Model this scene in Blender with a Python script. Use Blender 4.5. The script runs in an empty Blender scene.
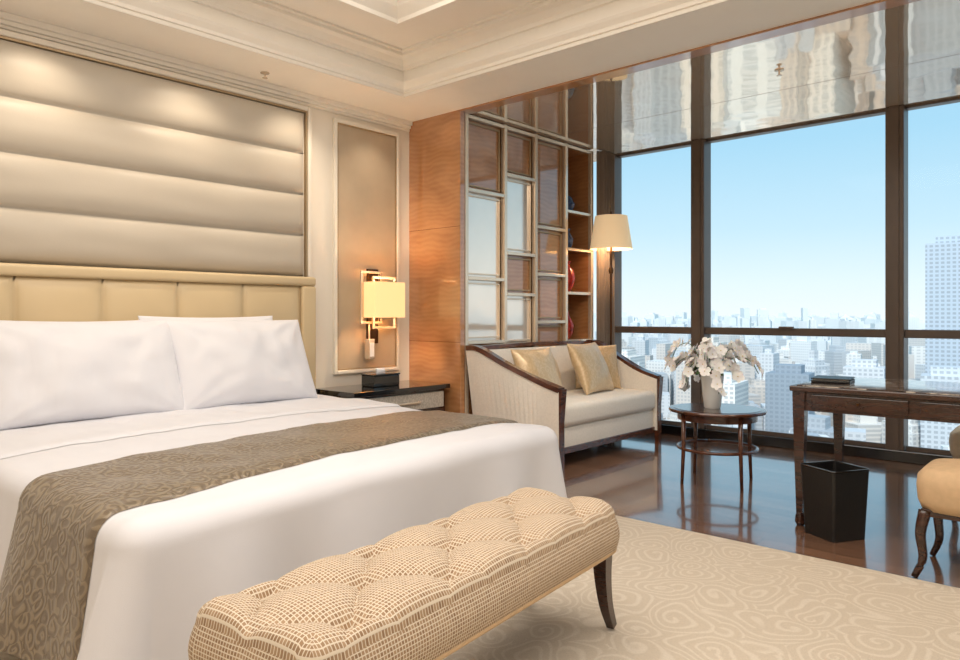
import bpy, bmesh, math, random
from mathutils import Vector, Matrix, noise
random.seed(7)
S = bpy.context.scene
COL = S.collection

def lin(r, g, b, a=1.0):
    def f(c):
        c /= 255.0
        return c/12.92 if c <= 0.04045 else ((c+0.055)/1.055)**2.4
    return (f(r), f(g), f(b), a)

# ------------------------------------------------------------ materials
def new_mat(name):
    m = bpy.data.materials.new(name); m.use_nodes = True
    nt = m.node_tree
    return m, nt, nt.nodes['Principled BSDF']

def N(nt, typ, **kw):
    n = nt.nodes.new(typ)
    for k, v in kw.items():
        setattr(n, k, v)
    return n

def bump(nt, b, src, strength=0.3, dist=0.01):
    bp = N(nt, 'ShaderNodeBump')
    bp.inputs['Strength'].default_value = strength
    bp.inputs['Distance'].default_value = dist
    nt.links.new(src, bp.inputs['Height'])
    nt.links.new(bp.outputs['Normal'], b.inputs['Normal'])

def coords(nt, scale=(1,1,1), rot=(0,0,0), out='Object'):
    tc = N(nt, 'ShaderNodeTexCoord'); mp = N(nt, 'ShaderNodeMapping')
    mp.inputs['Scale'].default_value = scale
    mp.inputs['Rotation'].default_value = rot
    nt.links.new(tc.outputs[out], mp.inputs['Vector'])
    return mp.outputs['Vector']

def ramp(nt, src, stops):
    r = N(nt, 'ShaderNodeValToRGB')
    e = r.color_ramp.elements
    e[0].position, e[0].color = stops[0]
    e[1].position, e[1].color = stops[1]
    for p, c in stops[2:]:
        x = e.new(p); x.color = c
    nt.links.new(src, r.inputs['Fac'])
    return r.outputs['Color']

def mth(nt, op, a, b2=None):
    n = N(nt, 'ShaderNodeMath', operation=op)
    for i, q in enumerate((a, b2)):
        if q is None: continue
        if isinstance(q, (int, float)): n.inputs[i].default_value = q
        else: nt.links.new(q, n.inputs[i])
    return n.outputs[0]

def plain(name, col, rough=0.5, metal=0.0, var=0.06, nscale=6, bstr=0.0, bscale=200, coat=0, sheen=0, spec=0.5):
    m, nt, b = new_mat(name)
    v = coords(nt)
    n = N(nt, 'ShaderNodeTexNoise'); n.inputs['Scale'].default_value = nscale
    nt.links.new(v, n.inputs['Vector'])
    d = tuple(c*(1-var) for c in col[:3])+(1,)
    l = tuple(min(1, c*(1+var)) for c in col[:3])+(1,)
    nt.links.new(ramp(nt, n.outputs['Fac'], [(0.3, d), (0.7, l)]), b.inputs['Base Color'])
    b.inputs['Roughness'].default_value = rough
    b.inputs['Metallic'].default_value = metal
    b.inputs['Coat Weight'].default_value = coat
    b.inputs['Coat Roughness'].default_value = 0.05
    b.inputs['Sheen Weight'].default_value = sheen
    b.inputs['Specular IOR Level'].default_value = spec
    if bstr:
        n2 = N(nt, 'ShaderNodeTexNoise'); n2.inputs['Scale'].default_value = bscale
        nt.links.new(v, n2.inputs['Vector'])
        bump(nt, b, n2.outputs['Fac'], bstr, 0.004)
    return m

def wood(name, c1, c2, scale=(1, 1, 12), rough=0.3, coat=0.4, dist=3.0, wscale=1.5):
    m, nt, b = new_mat(name)
    v = coords(nt, scale)
    n = N(nt, 'ShaderNodeTexNoise')
    n.inputs['Scale'].default_value = wscale; n.inputs['Detail'].default_value = 6
    n.inputs['Distortion'].default_value = dist
    nt.links.new(v, n.inputs['Vector'])
    nt.links.new(ramp(nt, n.outputs['Fac'], [(0.3, c1), (0.7, c2)]), b.inputs['Base Color'])
    b.inputs['Roughness'].default_value = rough
    b.inputs['Coat Weight'].default_value = coat
    b.inputs['Coat Roughness'].default_value = 0.04
    return m

def emis(name, col, strength):
    m, nt, b = new_mat(name)
    b.inputs['Base Color'].default_value = col
    b.inputs['Roughness'].default_value = 0.8
    b.inputs['Emission Color'].default_value = col
    b.inputs['Emission Strength'].default_value = strength
    v = coords(nt, (1, 1, 1))
    n = N(nt, 'ShaderNodeTexNoise'); n.inputs['Scale'].default_value = 150
    nt.links.new(v, n.inputs['Vector'])
    bump(nt, b, n.outputs['Fac'], 0.2, 0.002)
    return m

CREAM = plain('cream_paint', lin(238, 229, 215), 0.6, var=0.015)
CEIL = plain('ceiling_paint', lin(250, 243, 232), 0.6, var=0.01)
TAN = plain('tan_wallcovering', lin(186, 168, 144), 0.55, var=0.05, bstr=0.2, bscale=300)
GOLDLINE = plain('champagne_line', lin(176, 152, 120), 0.35, metal=0.5)
SATIN = plain('satin_leather', lin(190, 179, 163), 0.46, var=0.03, nscale=2, bstr=0.05, bscale=90, sheen=0.2, spec=.4)
HEADB = plain('beige_leather', lin(210, 187, 148), 0.42, var=0.03, nscale=3, bstr=0.06, bscale=250)
WHITE = plain('white_linen', lin(224, 223, 228), 0.75, var=0.01, bstr=0.12, bscale=500, sheen=0.2)
DARKW = wood('dark_walnut', lin(42, 24, 17), lin(72, 42, 30), (2, 2, 10), 0.22, 0.5)
REDW = wood('walnut_trim', lin(66, 36, 24), lin(104, 60, 40), (3, 3, 8), 0.25, 0.5)
BLACK = plain('black_lacquer', lin(18, 17, 18), 0.12, coat=0.6)
BLACKL = plain('black_leather', lin(26, 25, 25), 0.4, bstr=0.3, bscale=120)
METAL = plain('champagne_metal', lin(236, 218, 196), 0.22, metal=0.55, var=0.03)
BRONZE = plain('bronze', lin(98, 70, 48), 0.3, metal=0.85)
FRAMEM = plain('window_aluminium', lin(98, 85, 77), 0.35, metal=0.2)
SOFAF = plain('sofa_fabric', lin(238, 231, 221), 0.85, var=0.04, nscale=60, bstr=0.2, bscale=400, sheen=0.3)
CURT = plain('curtain_fabric', lin(142, 124, 110), 0.8, var=0.1, sheen=0.3)
CHAIRF = plain('chair_fabric', lin(206, 174, 136), 0.75, var=0.06, nscale=30, bstr=0.2, bscale=300)
CHAIRC = plain('chair_fabric_cream', lin(242, 228, 204), 0.75, var=0.06, nscale=30, bstr=0.2, bscale=300)
VASEM = plain('frosted_vase', lin(240, 243, 244), 0.25, var=0.02, coat=0.4)
PETAL = plain('orchid_petal', lin(250, 247, 246), 0.6, var=0.02)
PETAL.node_tree.nodes['Principled BSDF'].inputs['Subsurface Weight'].default_value = 0.1
POLLEN = plain('orchid_centre', lin(214, 190, 90), 0.6)
GREEN = plain('orchid_leaf', lin(62, 92, 48), 0.45)
PAPER = plain('paper', lin(220, 214, 205), 0.5)
RED = plain('red_glaze', lin(160, 44, 34), 0.2, var=0.5, nscale=25, coat=0.5)
BLUE = plain('blue_glaze', lin(60, 86, 130), 0.2, var=0.5, nscale=25, coat=0.5)
MIRROR = plain('antique_mirror', lin(252, 244, 234), 0.06, metal=0.5, var=0.02)

def figured(name, c1, c2, zs=8.0):
    m, nt, b = new_mat(name)
    v = coords(nt, (1.0, 1.0, 1))
    w = N(nt, 'ShaderNodeTexWave', wave_type='BANDS', bands_direction='Z')
    w.inputs['Scale'].default_value = zs
    w.inputs['Distortion'].default_value = 9.0
    w.inputs['Detail'].default_value = 2.0
    w.inputs['Detail Scale'].default_value = 0.5
    nt.links.new(v, w.inputs['Vector'])
    n = N(nt, 'ShaderNodeTexNoise'); n.inputs['Scale'].default_value = 1.6; n.inputs['Detail'].default_value = 3
    n.inputs['Distortion'].default_value = 1.2
    nt.links.new(coords(nt, (1.2, 1.2, 3.2)), n.inputs['Vector'])
    s = mth(nt, 'ADD', mth(nt, 'MULTIPLY', w.outputs['Fac'], .13), mth(nt, 'MULTIPLY', n.outputs['Fac'], .87))
    nt.links.new(ramp(nt, s, [(0.25, c1), (0.72, c2)]), b.inputs['Base Color'])
    b.inputs['Roughness'].default_value = 0.28
    b.inputs['Coat Weight'].default_value = 1.0
    b.inputs['Coat IOR'].default_value = 1.8
    b.inputs['Coat Roughness'].default_value = 0.02
    return m
WOODP = figured('figured_anigre', lin(170, 114, 70), lin(198, 144, 96))
WOODB = figured('figured_panel', lin(158, 106, 64), lin(190, 138, 92))

def refl_ceiling():
    m, nt, b = new_mat('lacquered_ceiling')
    v = coords(nt)
    n = N(nt, 'ShaderNodeTexNoise'); n.inputs['Scale'].default_value = 2.2
    n.inputs['Distortion'].default_value = 0.6
    nt.links.new(v, n.inputs['Vector'])
    nt.links.new(ramp(nt, n.outputs['Fac'], [(0.3, lin(246, 226, 202)), (0.7, lin(250, 234, 214))]), b.inputs['Base Color'])
    b.inputs['Metallic'].default_value = 0.75
    b.inputs['Roughness'].default_value = 0.035
    n2 = N(nt, 'ShaderNodeTexNoise'); n2.inputs['Scale'].default_value = 5
    n2.inputs['Detail'].default_value = 0
    nt.links.new(v, n2.inputs['Vector'])
    bump(nt, b, n2.outputs['Fac'], 0.15, 0.006)
    return m
RCEIL = refl_ceiling()

def floor_mat():
    m, nt, b = new_mat('walnut_planks')
    v = coords(nt, (1, 1, 1), (0, 0, math.radians(90)))
    br = N(nt, 'ShaderNodeTexBrick')
    br.inputs['Scale'].default_value = 1.0
    br.inputs['Brick Width'].default_value = 1.4
    br.inputs['Row Height'].default_value = 0.125
    br.inputs['Mortar Size'].default_value = 0.0025
    br.inputs['Color1'].default_value = lin(106, 76, 60)
    br.inputs['Color2'].default_value = lin(142, 106, 84)
    br.inputs['Mortar'].default_value = lin(46, 32, 26)
    nt.links.new(v, br.inputs['Vector'])
    v2 = coords(nt, (14, 1.2, 1))
    n = N(nt, 'ShaderNodeTexNoise'); n.inputs['Scale'].default_value = 3; n.inputs['Detail'].default_value = 6
    nt.links.new(v2, n.inputs['Vector'])
    g = ramp(nt, n.outputs['Fac'], [(0.3, (0.72, 0.72, 0.72, 1)), (0.7, (1.15, 1.1, 1.05, 1))])
    mx = N(nt, 'ShaderNodeMix', data_type='RGBA', blend_type='MULTIPLY')
    mx.inputs['Factor'].default_value = 1
    nt.links.new(br.outputs['Color'], mx.inputs['A']); nt.links.new(g, mx.inputs['B'])
    nt.links.new(mx.outputs['Result'], b.inputs['Base Color'])
    b.inputs['Roughness'].default_value = 0.18
    b.inputs['Coat Weight'].default_value = 0.9
    b.inputs['Coat Roughness'].default_value = 0.06
    bump(nt, b, n.outputs['Fac'], 0.06, 0.003)
    return m
FLOOR = floor_mat()

def swirl(name, base, line, cell, freq, lo, hi, rough=0.9, bs=0.4, warp=.12, wscale=5, grain=260, vscale=(1,1,1), sheen=.2, spec=.5, metal=0):
    m, nt, b = new_mat(name)
    v = coords(nt, vscale)
    n = N(nt, 'ShaderNodeTexNoise'); n.inputs['Scale'].default_value = wscale; n.inputs['Detail'].default_value = 1
    nt.links.new(v, n.inputs['Vector'])
    ad = N(nt, 'ShaderNodeVectorMath', operation='MULTIPLY_ADD')
    ad.inputs[1].default_value = (warp, warp, warp)
    nt.links.new(n.outputs['Color'], ad.inputs[0]); nt.links.new(v, ad.inputs[2])
    vo = N(nt, 'ShaderNodeTexVoronoi'); vo.inputs['Scale'].default_value = cell
    vo.inputs['Randomness'].default_value = 1
    nt.links.new(ad.outputs['Vector'], vo.inputs['Vector'])
    sub = N(nt, 'ShaderNodeVectorMath', operation='SUBTRACT')
    nt.links.new(ad.outputs['Vector'], sub.inputs[0]); nt.links.new(vo.outputs['Position'], sub.inputs[1])
    sp = N(nt, 'ShaderNodeSeparateXYZ'); nt.links.new(sub.outputs[0], sp.inputs[0])
    ang = mth(nt, 'ARCTAN2', sp.outputs['Y'], sp.outputs['X'])
    ph = mth(nt, 'ADD', mth(nt, 'MULTIPLY', vo.outputs['Distance'], freq), ang)
    sn = mth(nt, 'ADD', mth(nt, 'MULTIPLY', mth(nt, 'SINE', ph), .5), .5)
    c = ramp(nt, sn, [(lo, base), (hi, line)])
    n3 = N(nt, 'ShaderNodeTexNoise'); n3.inputs['Scale'].default_value = grain
    nt.links.new(v, n3.inputs['Vector'])
    g = ramp(nt, n3.outputs['Fac'], [(0.3, (0.88, 0.88, 0.88, 1)), (0.7, (1.06, 1.06, 1.06, 1))])
    mx = N(nt, 'ShaderNodeMix', data_type='RGBA', blend_type='MULTIPLY'); mx.inputs['Factor'].default_value = 1
    nt.links.new(c, mx.inputs['A']); nt.links.new(g, mx.inputs['B'])
    nt.links.new(mx.outputs['Result'], b.inputs['Base Color'])
    b.inputs['Roughness'].default_value = rough
    b.inputs['Metallic'].default_value = metal
    b.inputs['Specular IOR Level'].default_value = spec
    b.inputs['Sheen Weight'].default_value = sheen
    bump(nt, b, sn, bs, 0.003)
    return m
RUG = swirl('rug_pile', lin(205, 190, 170), lin(217, 204, 186), 4.6, 38, 0.6, 0.95, warp=.35, wscale=2.5, bs=.15)
RUNNER = swirl('runner_brocade', lin(108, 92, 72), lin(142, 126, 102), 19.0, 15, 0.45, 0.85, rough=0.36, bs=0.6, warp=.07, wscale=10, metal=.15, spec=.7)
GOLDC = swirl('gold_satin', lin(206, 178, 138), lin(216, 190, 152), 22.0, 10, 0.4, 0.9, rough=0.34, bs=0.12, warp=.05, metal=.15, spec=.7)
DRAWER = swirl('shagreen_drawer', lin(176, 168, 158), lin(198, 190, 180), 30.0, 10, 0.4, 0.9, rough=0.35, bs=0.1, warp=.03)

def check_mat():
    m, nt, b = new_mat('bench_check')
    v = coords(nt, (1, 1, 1), out='UV')
    br = N(nt, 'ShaderNodeTexBrick')
    br.offset = 0.0
    br.inputs['Scale'].default_value = 1
    br.inputs['Brick Width'].default_value = 0.0100
    br.inputs['Row Height'].default_value = 0.0100
    br.inputs['Mortar Size'].default_value = 0.0016
    br.inputs['Mortar Smooth'].default_value = 0.4
    br.inputs['Color1'].default_value = lin(144, 114, 84)
    br.inputs['Color2'].default_value = lin(176, 146, 114)
    br.inputs['Mortar'].default_value = lin(222, 208, 188)
    nt.links.new(v, br.inputs['Vector'])
    nt.links.new(br.outputs['Color'], b.inputs['Base Color'])
    b.inputs['Roughness'].default_value = 0.8
    bump(nt, b, br.outputs['Fac'], 0.3, 0.002)
    return m
CHECK = check_mat()

def stone_top():
    m, nt, b = new_mat('desk_marquetry')
    v = coords(nt, (2, 1.2, 3))
    n = N(nt, 'ShaderNodeTexNoise'); n.inputs['Scale'].default_value = 4.2; n.inputs['Detail'].default_value = 7
    n.inputs['Distortion'].default_value = 2.0
    nt.links.new(v, n.inputs['Vector'])
    nt.links.new(ramp(nt, n.outputs['Fac'], [(0.40, lin(34, 20, 18)), (0.50, lin(96, 66, 52)), (0.58, lin(226, 212, 196))]), b.inputs['Base Color'])
    b.inputs['Roughness'].default_value = 0.08
    b.inputs['Coat Weight'].default_value = 0.8
    return m
DESKTOP = stone_top()

def glass_mat():
    m = bpy.data.materials.new('window_glass'); m.use_nodes = True
    nt = m.node_tree
    for n in list(nt.nodes): nt.nodes.remove(n)
    o = N(nt, 'ShaderNodeOutputMaterial'); t = N(nt, 'ShaderNodeBsdfTransparent'); g = N(nt, 'ShaderNodeBsdfGlossy')
    t.inputs['Color'].default_value = (0.98, 0.985, 0.985, 1)
    g.inputs['Roughness'].default_value = 0.01
    fr = N(nt, 'ShaderNodeFresnel'); fr.inputs['IOR'].default_value = 1.1
    mx = N(nt, 'ShaderNodeMixShader')
    nt.links.new(fr.outputs[0], mx.inputs[0]); nt.links.new(t.outputs[0], mx.inputs[1]); nt.links.new(g.outputs[0], mx.inputs[2])
    nt.links.new(mx.outputs[0], o.inputs['Surface'])
    return m
GLASS = glass_mat()

# ------------------------------------------------------------ mesh helpers
def group(name, loc=(0, 0, 0), rz=0):
    e = bpy.data.objects.new(name, None); COL.objects.link(e)
    e.location = loc; e.rotation_euler = (0, 0, rz); e.empty_display_size = 0.1
    return e

def mk(name, verts, faces, mat, parent=None, smooth=False, uvs=None):
    me = bpy.data.meshes.new(name)
    me.from_pydata([tuple(v) for v in verts], [], faces)
    me.validate(clean_customdata=False)
    me.materials.append(mat)
    if smooth:
        me.polygons.foreach_set('use_smooth', [True]*len(me.polygons))
    if uvs:
        ul = me.uv_layers.new(name='UVMap')
        for l in me.loops:
            ul.data[l.index].uv = uvs[l.vertex_index]
    o = bpy.data.objects.new(name, me); COL.objects.link(o)
    if parent: o.parent = parent
    return o

def box(name, x0, x1, y0, y1, z0, z1, mat, parent=None, bev=0.0, seg=2):
    bm = bmesh.new()
    vs = [bm.verts.new((x, y, z)) for x in (x0, x1) for y in (y0, y1) for z in (z0, z1)]
    for f in ((0, 1, 3, 2), (4, 6, 7, 5), (0, 4, 5, 1), (2, 3, 7, 6), (0, 2, 6, 4), (1, 5, 7, 3)):
        bm.faces.new([vs[i] for i in f])
    bmesh.ops.recalc_face_normals(bm, faces=bm.faces)
    if bev:
        bmesh.ops.bevel(bm, geom=list(bm.edges), offset=bev, segments=seg, profile=0.5, affect='EDGES')
    me = bpy.data.meshes.new(name); bm.to_mesh(me); bm.free()
    me.materials.append(mat)
    if bev and seg > 2:
        me.polygons.foreach_set('use_smooth', [True]*len(me.polygons))
    o = bpy.data.objects.new(name, me); COL.objects.link(o)
    if parent: o.parent = parent
    return o

def lathe(name, prof, c, mat, parent=None, seg=32, smooth=True, caps=True):
    v, f = [], []
    for r, z in prof:
        for i in range(seg):
            a = 2*math.pi*i/seg
            v.append((c[0]+r*math.cos(a), c[1]+r*math.sin(a), c[2]+z))
    for j in range(len(prof)-1):
        for i in range(seg):
            k = (i+1) % seg
            f.append((j*seg+i, j*seg+k, (j+1)*seg+k, (j+1)*seg+i))
    if caps:
        f.append(tuple(range(seg))[::-1]); f.append(tuple((len(prof)-1)*seg+i for i in range(seg)))
    o = mk(name, v, f, mat, parent, smooth)
    if smooth:
        m = o.modifiers.new('es', 'EDGE_SPLIT'); m.split_angle = math.radians(40)
    return o

def catmull(pts, n=8):
    P = [Vector(p) for p in pts]; P = [P[0]*2-P[1]]+P+[P[-1]*2-P[-2]]
    out = []
    for i in range(1, len(P)-2):
        for k in range(n):
            t = k/n
            a, b, c, d = P[i-1], P[i], P[i+1], P[i+2]
            out.append(0.5*((2*b)+(c-a)*t+(2*a-5*b+4*c-d)*t*t+(3*b-a-3*c+d)*t**3))
    out.append(P[-2]); return out

def tube(name, pts, rad, mat, parent=None, seg=10, up=(0, 0, 1), sq=False, asp=1.0, smooth=True):
    P = [Vector(p) for p in pts]; n = len(P)
    if not isinstance(rad, (list, tuple)): rad = [rad]*n
    if len(rad) == 2 and n != 2: rad = [rad[0]+(rad[1]-rad[0])*i/(n-1) for i in range(n)]
    if sq: seg = 4; smooth = False
    v, f = [], []
    for i in range(n):
        d = (P[min(i+1, n-1)]-P[max(i-1, 0)]).normalized()
        u = Vector(up)
        if abs(d.dot(u)) > 0.95: u = Vector((1, 0, 0)) if abs(d.x) < .9 else Vector((0, 1, 0))
        s = d.cross(u).normalized(); t = s.cross(d).normalized()
        for k in range(seg):
            a = 2*math.pi*(k+(0.5 if sq else 0))/seg
            q = 1.414 if sq else 1
            v.append(P[i]+s*math.cos(a)*rad[i]*q*asp+t*math.sin(a)*rad[i]*q)
    for i in range(n-1):
        for k in range(seg):
            k2 = (k+1) % seg
            f.append((i*seg+k, i*seg+k2, (i+1)*seg+k2, (i+1)*seg+k))
    f.append(tuple(range(seg))); f.append(tuple((n-1)*seg+k for k in range(seg))[::-1])
    o = mk(name, v, f, mat, parent, smooth)
    bm = bmesh.new(); bm.from_mesh(o.data); bmesh.ops.recalc_face_normals(bm, faces=bm.faces); bm.to_mesh(o.data); bm.free()
    return o

def puff(name, o, U, V, Nn, lu, lv, nu, nv, depth, mat, parent, res=16, p=4, q=0.5, base=0.0):
    o, U, V, Nn = Vector(o), Vector(U), Vector(V), Vector(Nn)
    v, f = [], []
    a, b = nu*res, nv*res
    for j in range(b+1):
        for i in range(a+1):
            fu = (i % res)/res; fv = (j % res)/res
            h = depth*max(0, (1-abs(2*fu-1)**p)*(1-abs(2*fv-1)**p))**q
            v.append(o+U*(lu*i/a)+V*(lv*j/b)+Nn*(h+base))
    for j in range(b):
        for i in range(a):
            k = j*(a+1)+i
            f.append((k, k+1, k+a+2, k+a+1))
    return mk(name, v, f, mat, parent, True)

def pillow(name, w, h, t, c, rot, mat, parent, seed=0, n=28, pinch=0.05, wr=0.006, e=0.42):
    R = Matrix.Rotation(rot[2], 3, 'Z') @ Matrix.Rotation(rot[1], 3, 'Y') @ Matrix.Rotation(rot[0], 3, 'X')
    v, f = [], []
    C = Vector(c)
    for s in (1, -1):
        for j in range(n+1):
            for i in range(n+1):
                u = math.sin((i/n-0.5)*math.pi); w2 = math.sin((j/n-0.5)*math.pi)
                x = w/2*u*(1-pinch*(1-w2*w2)); y = h/2*w2*(1-pinch*(1-u*u))
                z = s*t/2*(max(0, (1-u*u)*(1-w2*w2)))**e
                if 0 < i < n and 0 < j < n:
                    q = noise.noise(Vector((x*5+seed, y*5, s*3)))*wr*2+noise.noise(Vector((x*14+seed, y*9, s*7)))*wr
                    ca = math.atan2(1-abs(w2), 1-abs(u)+1e-4)
                    q += math.sin(ca*11+seed+noise.noise(Vector((x*4, y*4, seed)))*3)*wr*.8*(abs(u*w2))**.6
                    z += q*(1-u**4)*(1-w2**4)
                v.append(C+R@Vector((x, y, z)))
    m = (n+1)**2
    for s in (0, 1):
        for j in range(n):
            for i in range(n):
                k = s*m+j*(n+1)+i
                q = (k, k+1, k+n+2, k+n+1)
                f.append(q if s == 0 else q[::-1])
    o = mk(name, v, f, mat, parent, True)
    bm = bmesh.new(); bm.from_mesh(o.data); bmesh.ops.remove_doubles(bm, verts=bm.verts, dist=0.0005); bm.to_mesh(o.data); bm.free()
    return o

def frame_xz(name, x0, x1, z0, z1, y0, y1, w, mat, parent, bev=0.004):
    box(name+'_left', x0, x0+w, y0, y1, z0, z1, mat, parent, bev)
    box(name+'_right', x1-w, x1, y0, y1, z0, z1, mat, parent, bev)
    box(name+'_top', x0+w, x1-w, y0, y1, z1-w, z1, mat, parent, bev)
    box(name+'_bottom', x0+w, x1-w, y0, y1, z0, z0+w, mat, parent, bev)

# ------------------------------------------------------------ room shell
YH = 4.58; XW = 6.5; XS = 4.20; YS = 4.0; ZC = 2.79
XL = -1.8; YR = -2.3
R = math.radians
box('floor', XL-.1, XW+.12, YR-.1, YH+.1, -0.12, 0, FLOOR)
box('wall_headboard', XL-.1, XS, YH, YH+.1, 0, 3.3, CREAM)
box('wall_left', XL-.1, XL, YR-.1, YH+.1, 0, 3.3, CREAM)
box('wall_rear', XL, XW+.12, YR-.1, YR, 0, 3.3, CREAM)
box('wall_bookcase', XS+.05, XW+.12, 4.42, YH+.1, 0, 3.3, WOODP)
box('wall_pier', XS, XS+.05, YS-.02, YH+.1, 0, ZC, WOODP)
for i, z in enumerate((.93, 1.86)):
    box('trim_1%d' % i, XS-.001, XS+.001, YS-.02, YH, z, z+.003, REDW)
rug = box('rug', -1.5, 3.58, -2.0, 4.0, 0.0, 0.014, RUG, None, 0.004)

TX0, TX1, TY0, TY1 = -1.2, 3.68, -1.6, 4.07
cg = group('ceiling')
box('ledge_head', XL, XS, TY1, YH, ZC, 3.3, CEIL, cg)
box('ledge_rear', XL, XS, YR, TY0, ZC, 3.3, CEIL, cg)
box('ledge_left', XL, TX0, TY0, TY1, ZC, 3.3, CEIL, cg)
box('ledge_window', TX1, XS, TY0, TY1, ZC, 3.3, CEIL, cg)
prof = [(0.004, ZC+.001), (0.004, 2.815), (.018, 2.815), (.022, 2.835), (.05, 2.86), (.06, 2.875), (.06, 2.95), (.085, 2.95), (.09, 2.975),
        (.13, 3.005), (.17, 3.015), (.17, 3.035), (.2, 3.035), (.2, 3.05), (.50, 3.05), (.50, 3.025), (.56, 3.025), (.565, 3.05), (.60, 3.08), (.62, 3.10), (.62, 3.2)]
v, f = [], []
for d, z in prof:
    v += [(TX0+d, TY0+d, z), (TX1-d, TY0+d, z), (TX1-d, TY1-d, z), (TX0+d, TY1-d, z)]
for j in range(len(prof)-1):
    for i in range(4):
        k = (i+1) % 4
        f.append((j*4+i, (j+1)*4+i, (j+1)*4+k, j*4+k))
mk('tray_moulding', v, f, CEIL, cg)
box('tray_top', TX0+.5, TX1-.5, TY0+.5, TY1-.5, 3.2, 3.3, CEIL, cg)
box('roof_slab', XL-.1, XW+.14, YR-.1, YH+.1, 3.3, 3.4, CEIL, cg)
box('bay_ceiling', XS+.12, XW+.1, YR, 4.42, ZC, 3.29, RCEIL, cg)
box('bay_band', XS, XS+.12, YR, YS, ZC-.012, 3.29, WOODP, cg, 0.003)
box('panel_joint', 5.4, 5.404, YR, 3.98, ZC-.0006, ZC+.01, BRONZE, cg)
tc = group('trim_3')
for i, (d, z0, z1) in enumerate(((.05, 2.755, 2.79), (.03, 2.73, 2.755), (.015, 2.71, 2.73))):
    box('crown_%d' % i, XL, XS-.005, YH-d, YH, z0, z1, CEIL, tc, 0.004)
box('baseboard_headboard', XL, XS, YH-.015, YH, 0, .1, CREAM, None, .003)
box('baseboard_left', XL, XL+.015, YR, YH, 0, .1, CREAM, None, .003)
box('baseboard_rear', XL, XW, YR, YR+.015, 0, .1, CREAM, None, .003)

for k, (x, y) in enumerate(((2.68, 4.36), (4.95, 1.75))):
    sg = group('ceiling_sprinkler' if k == 0 else 'ceiling_sprinkler.001', (x, y, ZC))
    lathe('rose', [(.03, 0), (.03, -.005), (.012, -.010)], (0, 0, 0), METAL, sg, 20)
    lathe('stem', [(.006, 0), (.006, -.035)], (0, 0, 0), METAL, sg, 10)
    lathe('deflector', [(.018, -.035), (.018, -.038)], (0, 0, 0), METAL, sg, 12)

# ---- padded feature wall
pg = group('padded_wall_panel')
v, f = [], []
rows, res = 4, 24
xs = [0.75+2.37*i/60 for i in range(61)]
zz = []
for r in range(rows):
    for k in range(res+(1 if r == rows-1 else 0)):
        zz.append((1.436+(r+k/res)*.3015, k/res))
for z, t in zz:
    for x in xs:
        e = min(1, min(x-0.75, 3.12-x)/.05)
        w = noise.noise(Vector((x*2.5, z*9, 0)))*.005
        h = (.058+w)*max(0, 1-abs(2*t-1)**2.6)**.55*max(0, 1-(1-e)**2)**.5
        v.append((x, YH-.02-h, z))
nx = len(xs)
for j in range(len(zz)-1):
    for i in range(nx-1):
        k = j*nx+i; f.append((k, k+1, k+nx+1, k+nx))
mk('quilted_rows', v, f, SATIN, pg, True)
box('backing', .75, 3.12, YH-.02, YH-.001, 1.436, 2.645, SATIN, pg)
fo = group('trim_4')
frame_xz('outer_frame', .66, 3.19, .1, 2.70, YH-.04, YH-.001, .035, CREAM, fo, .008)
frame_xz('inner_frame', .71, 3.155, .12, 2.665, YH-.03, YH-.001, .016, GOLDLINE, fo, .003)

tg = group('wall_inset_panel')
box('tan_field', 3.44, 4.03, YH-.012, YH-.001, .73, 2.63, TAN, tg)
frame_xz('line_frame', 3.40, 4.07, .69, 2.67, YH-.03, YH-.001, .03, CREAM, tg, .006)
frame_xz('gold_frame', 3.43, 4.04, .72, 2.64, YH-.022, YH-.001, .012, GOLDLINE, tg, .003)

# ------------------------------------------------------------ windows
wy = [3.95, 3.02, 1.38, -0.26, -1.9]
fg = group('window_frame')
box('sill', XW-.10, XW+.08, YR, 4.0, 0.0, .09, BLACK, fg, .006)
box('rail', XW-.06, XW+.06, YR, 4.0, .97, 1.035, FRAMEM, fg, .005)
box('head', XW-.03, XW+.06, YR, 4.0, ZC-.018, ZC, FRAMEM, fg, .003)
for i, y in enumerate(wy):
    w = .065 if i else .03
    box('mullion_%d' % i, XW-.09, XW+.07, y-w, y+w, .09, ZC-.002, FRAMEM, fg, .006)
    box('mullion_cap_%d' % i, XW-.10, XW-.09, y-w*.5, y+w*.5, .09, ZC-.002, FRAMEM, fg)
ext = [4.0]+wy[1:]+[YR]
for i in range(len(wy)):
    a, b_ = ext[i+1], ext[i]
    if a >= b_: continue
    box('window_%d' % (i+1), XW+.005, XW+.011, a, b_, .09, ZC, GLASS)
    box('casement_%d' % i, XW-.03, XW+.0, a+.07, b_-.07, .09, .12, FRAMEM, fg)
box('opener_handle', XW-.10, XW-.06, 2.15, 2.27, 1.03, 1.05, FRAMEM, fg, .004)

# ------------------------------------------------------------ curtain
v, f = [], []
n = 90
for j in range(2):
    for i in range(n+1):
        t = i/n
        x = 6.15+.24*t
        y = 3.925+.035*math.sin(t*math.pi*2*5)
        v.append((x, y, 0.02 if j == 0 else ZC-.01))
for i in range(n): f.append((i, i+1, n+2+i, n+1+i))
cu = mk('curtain', v, f, CURT, None, True)
md = cu.modifiers.new('s', 'SOLIDIFY'); md.thickness = .006

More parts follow.
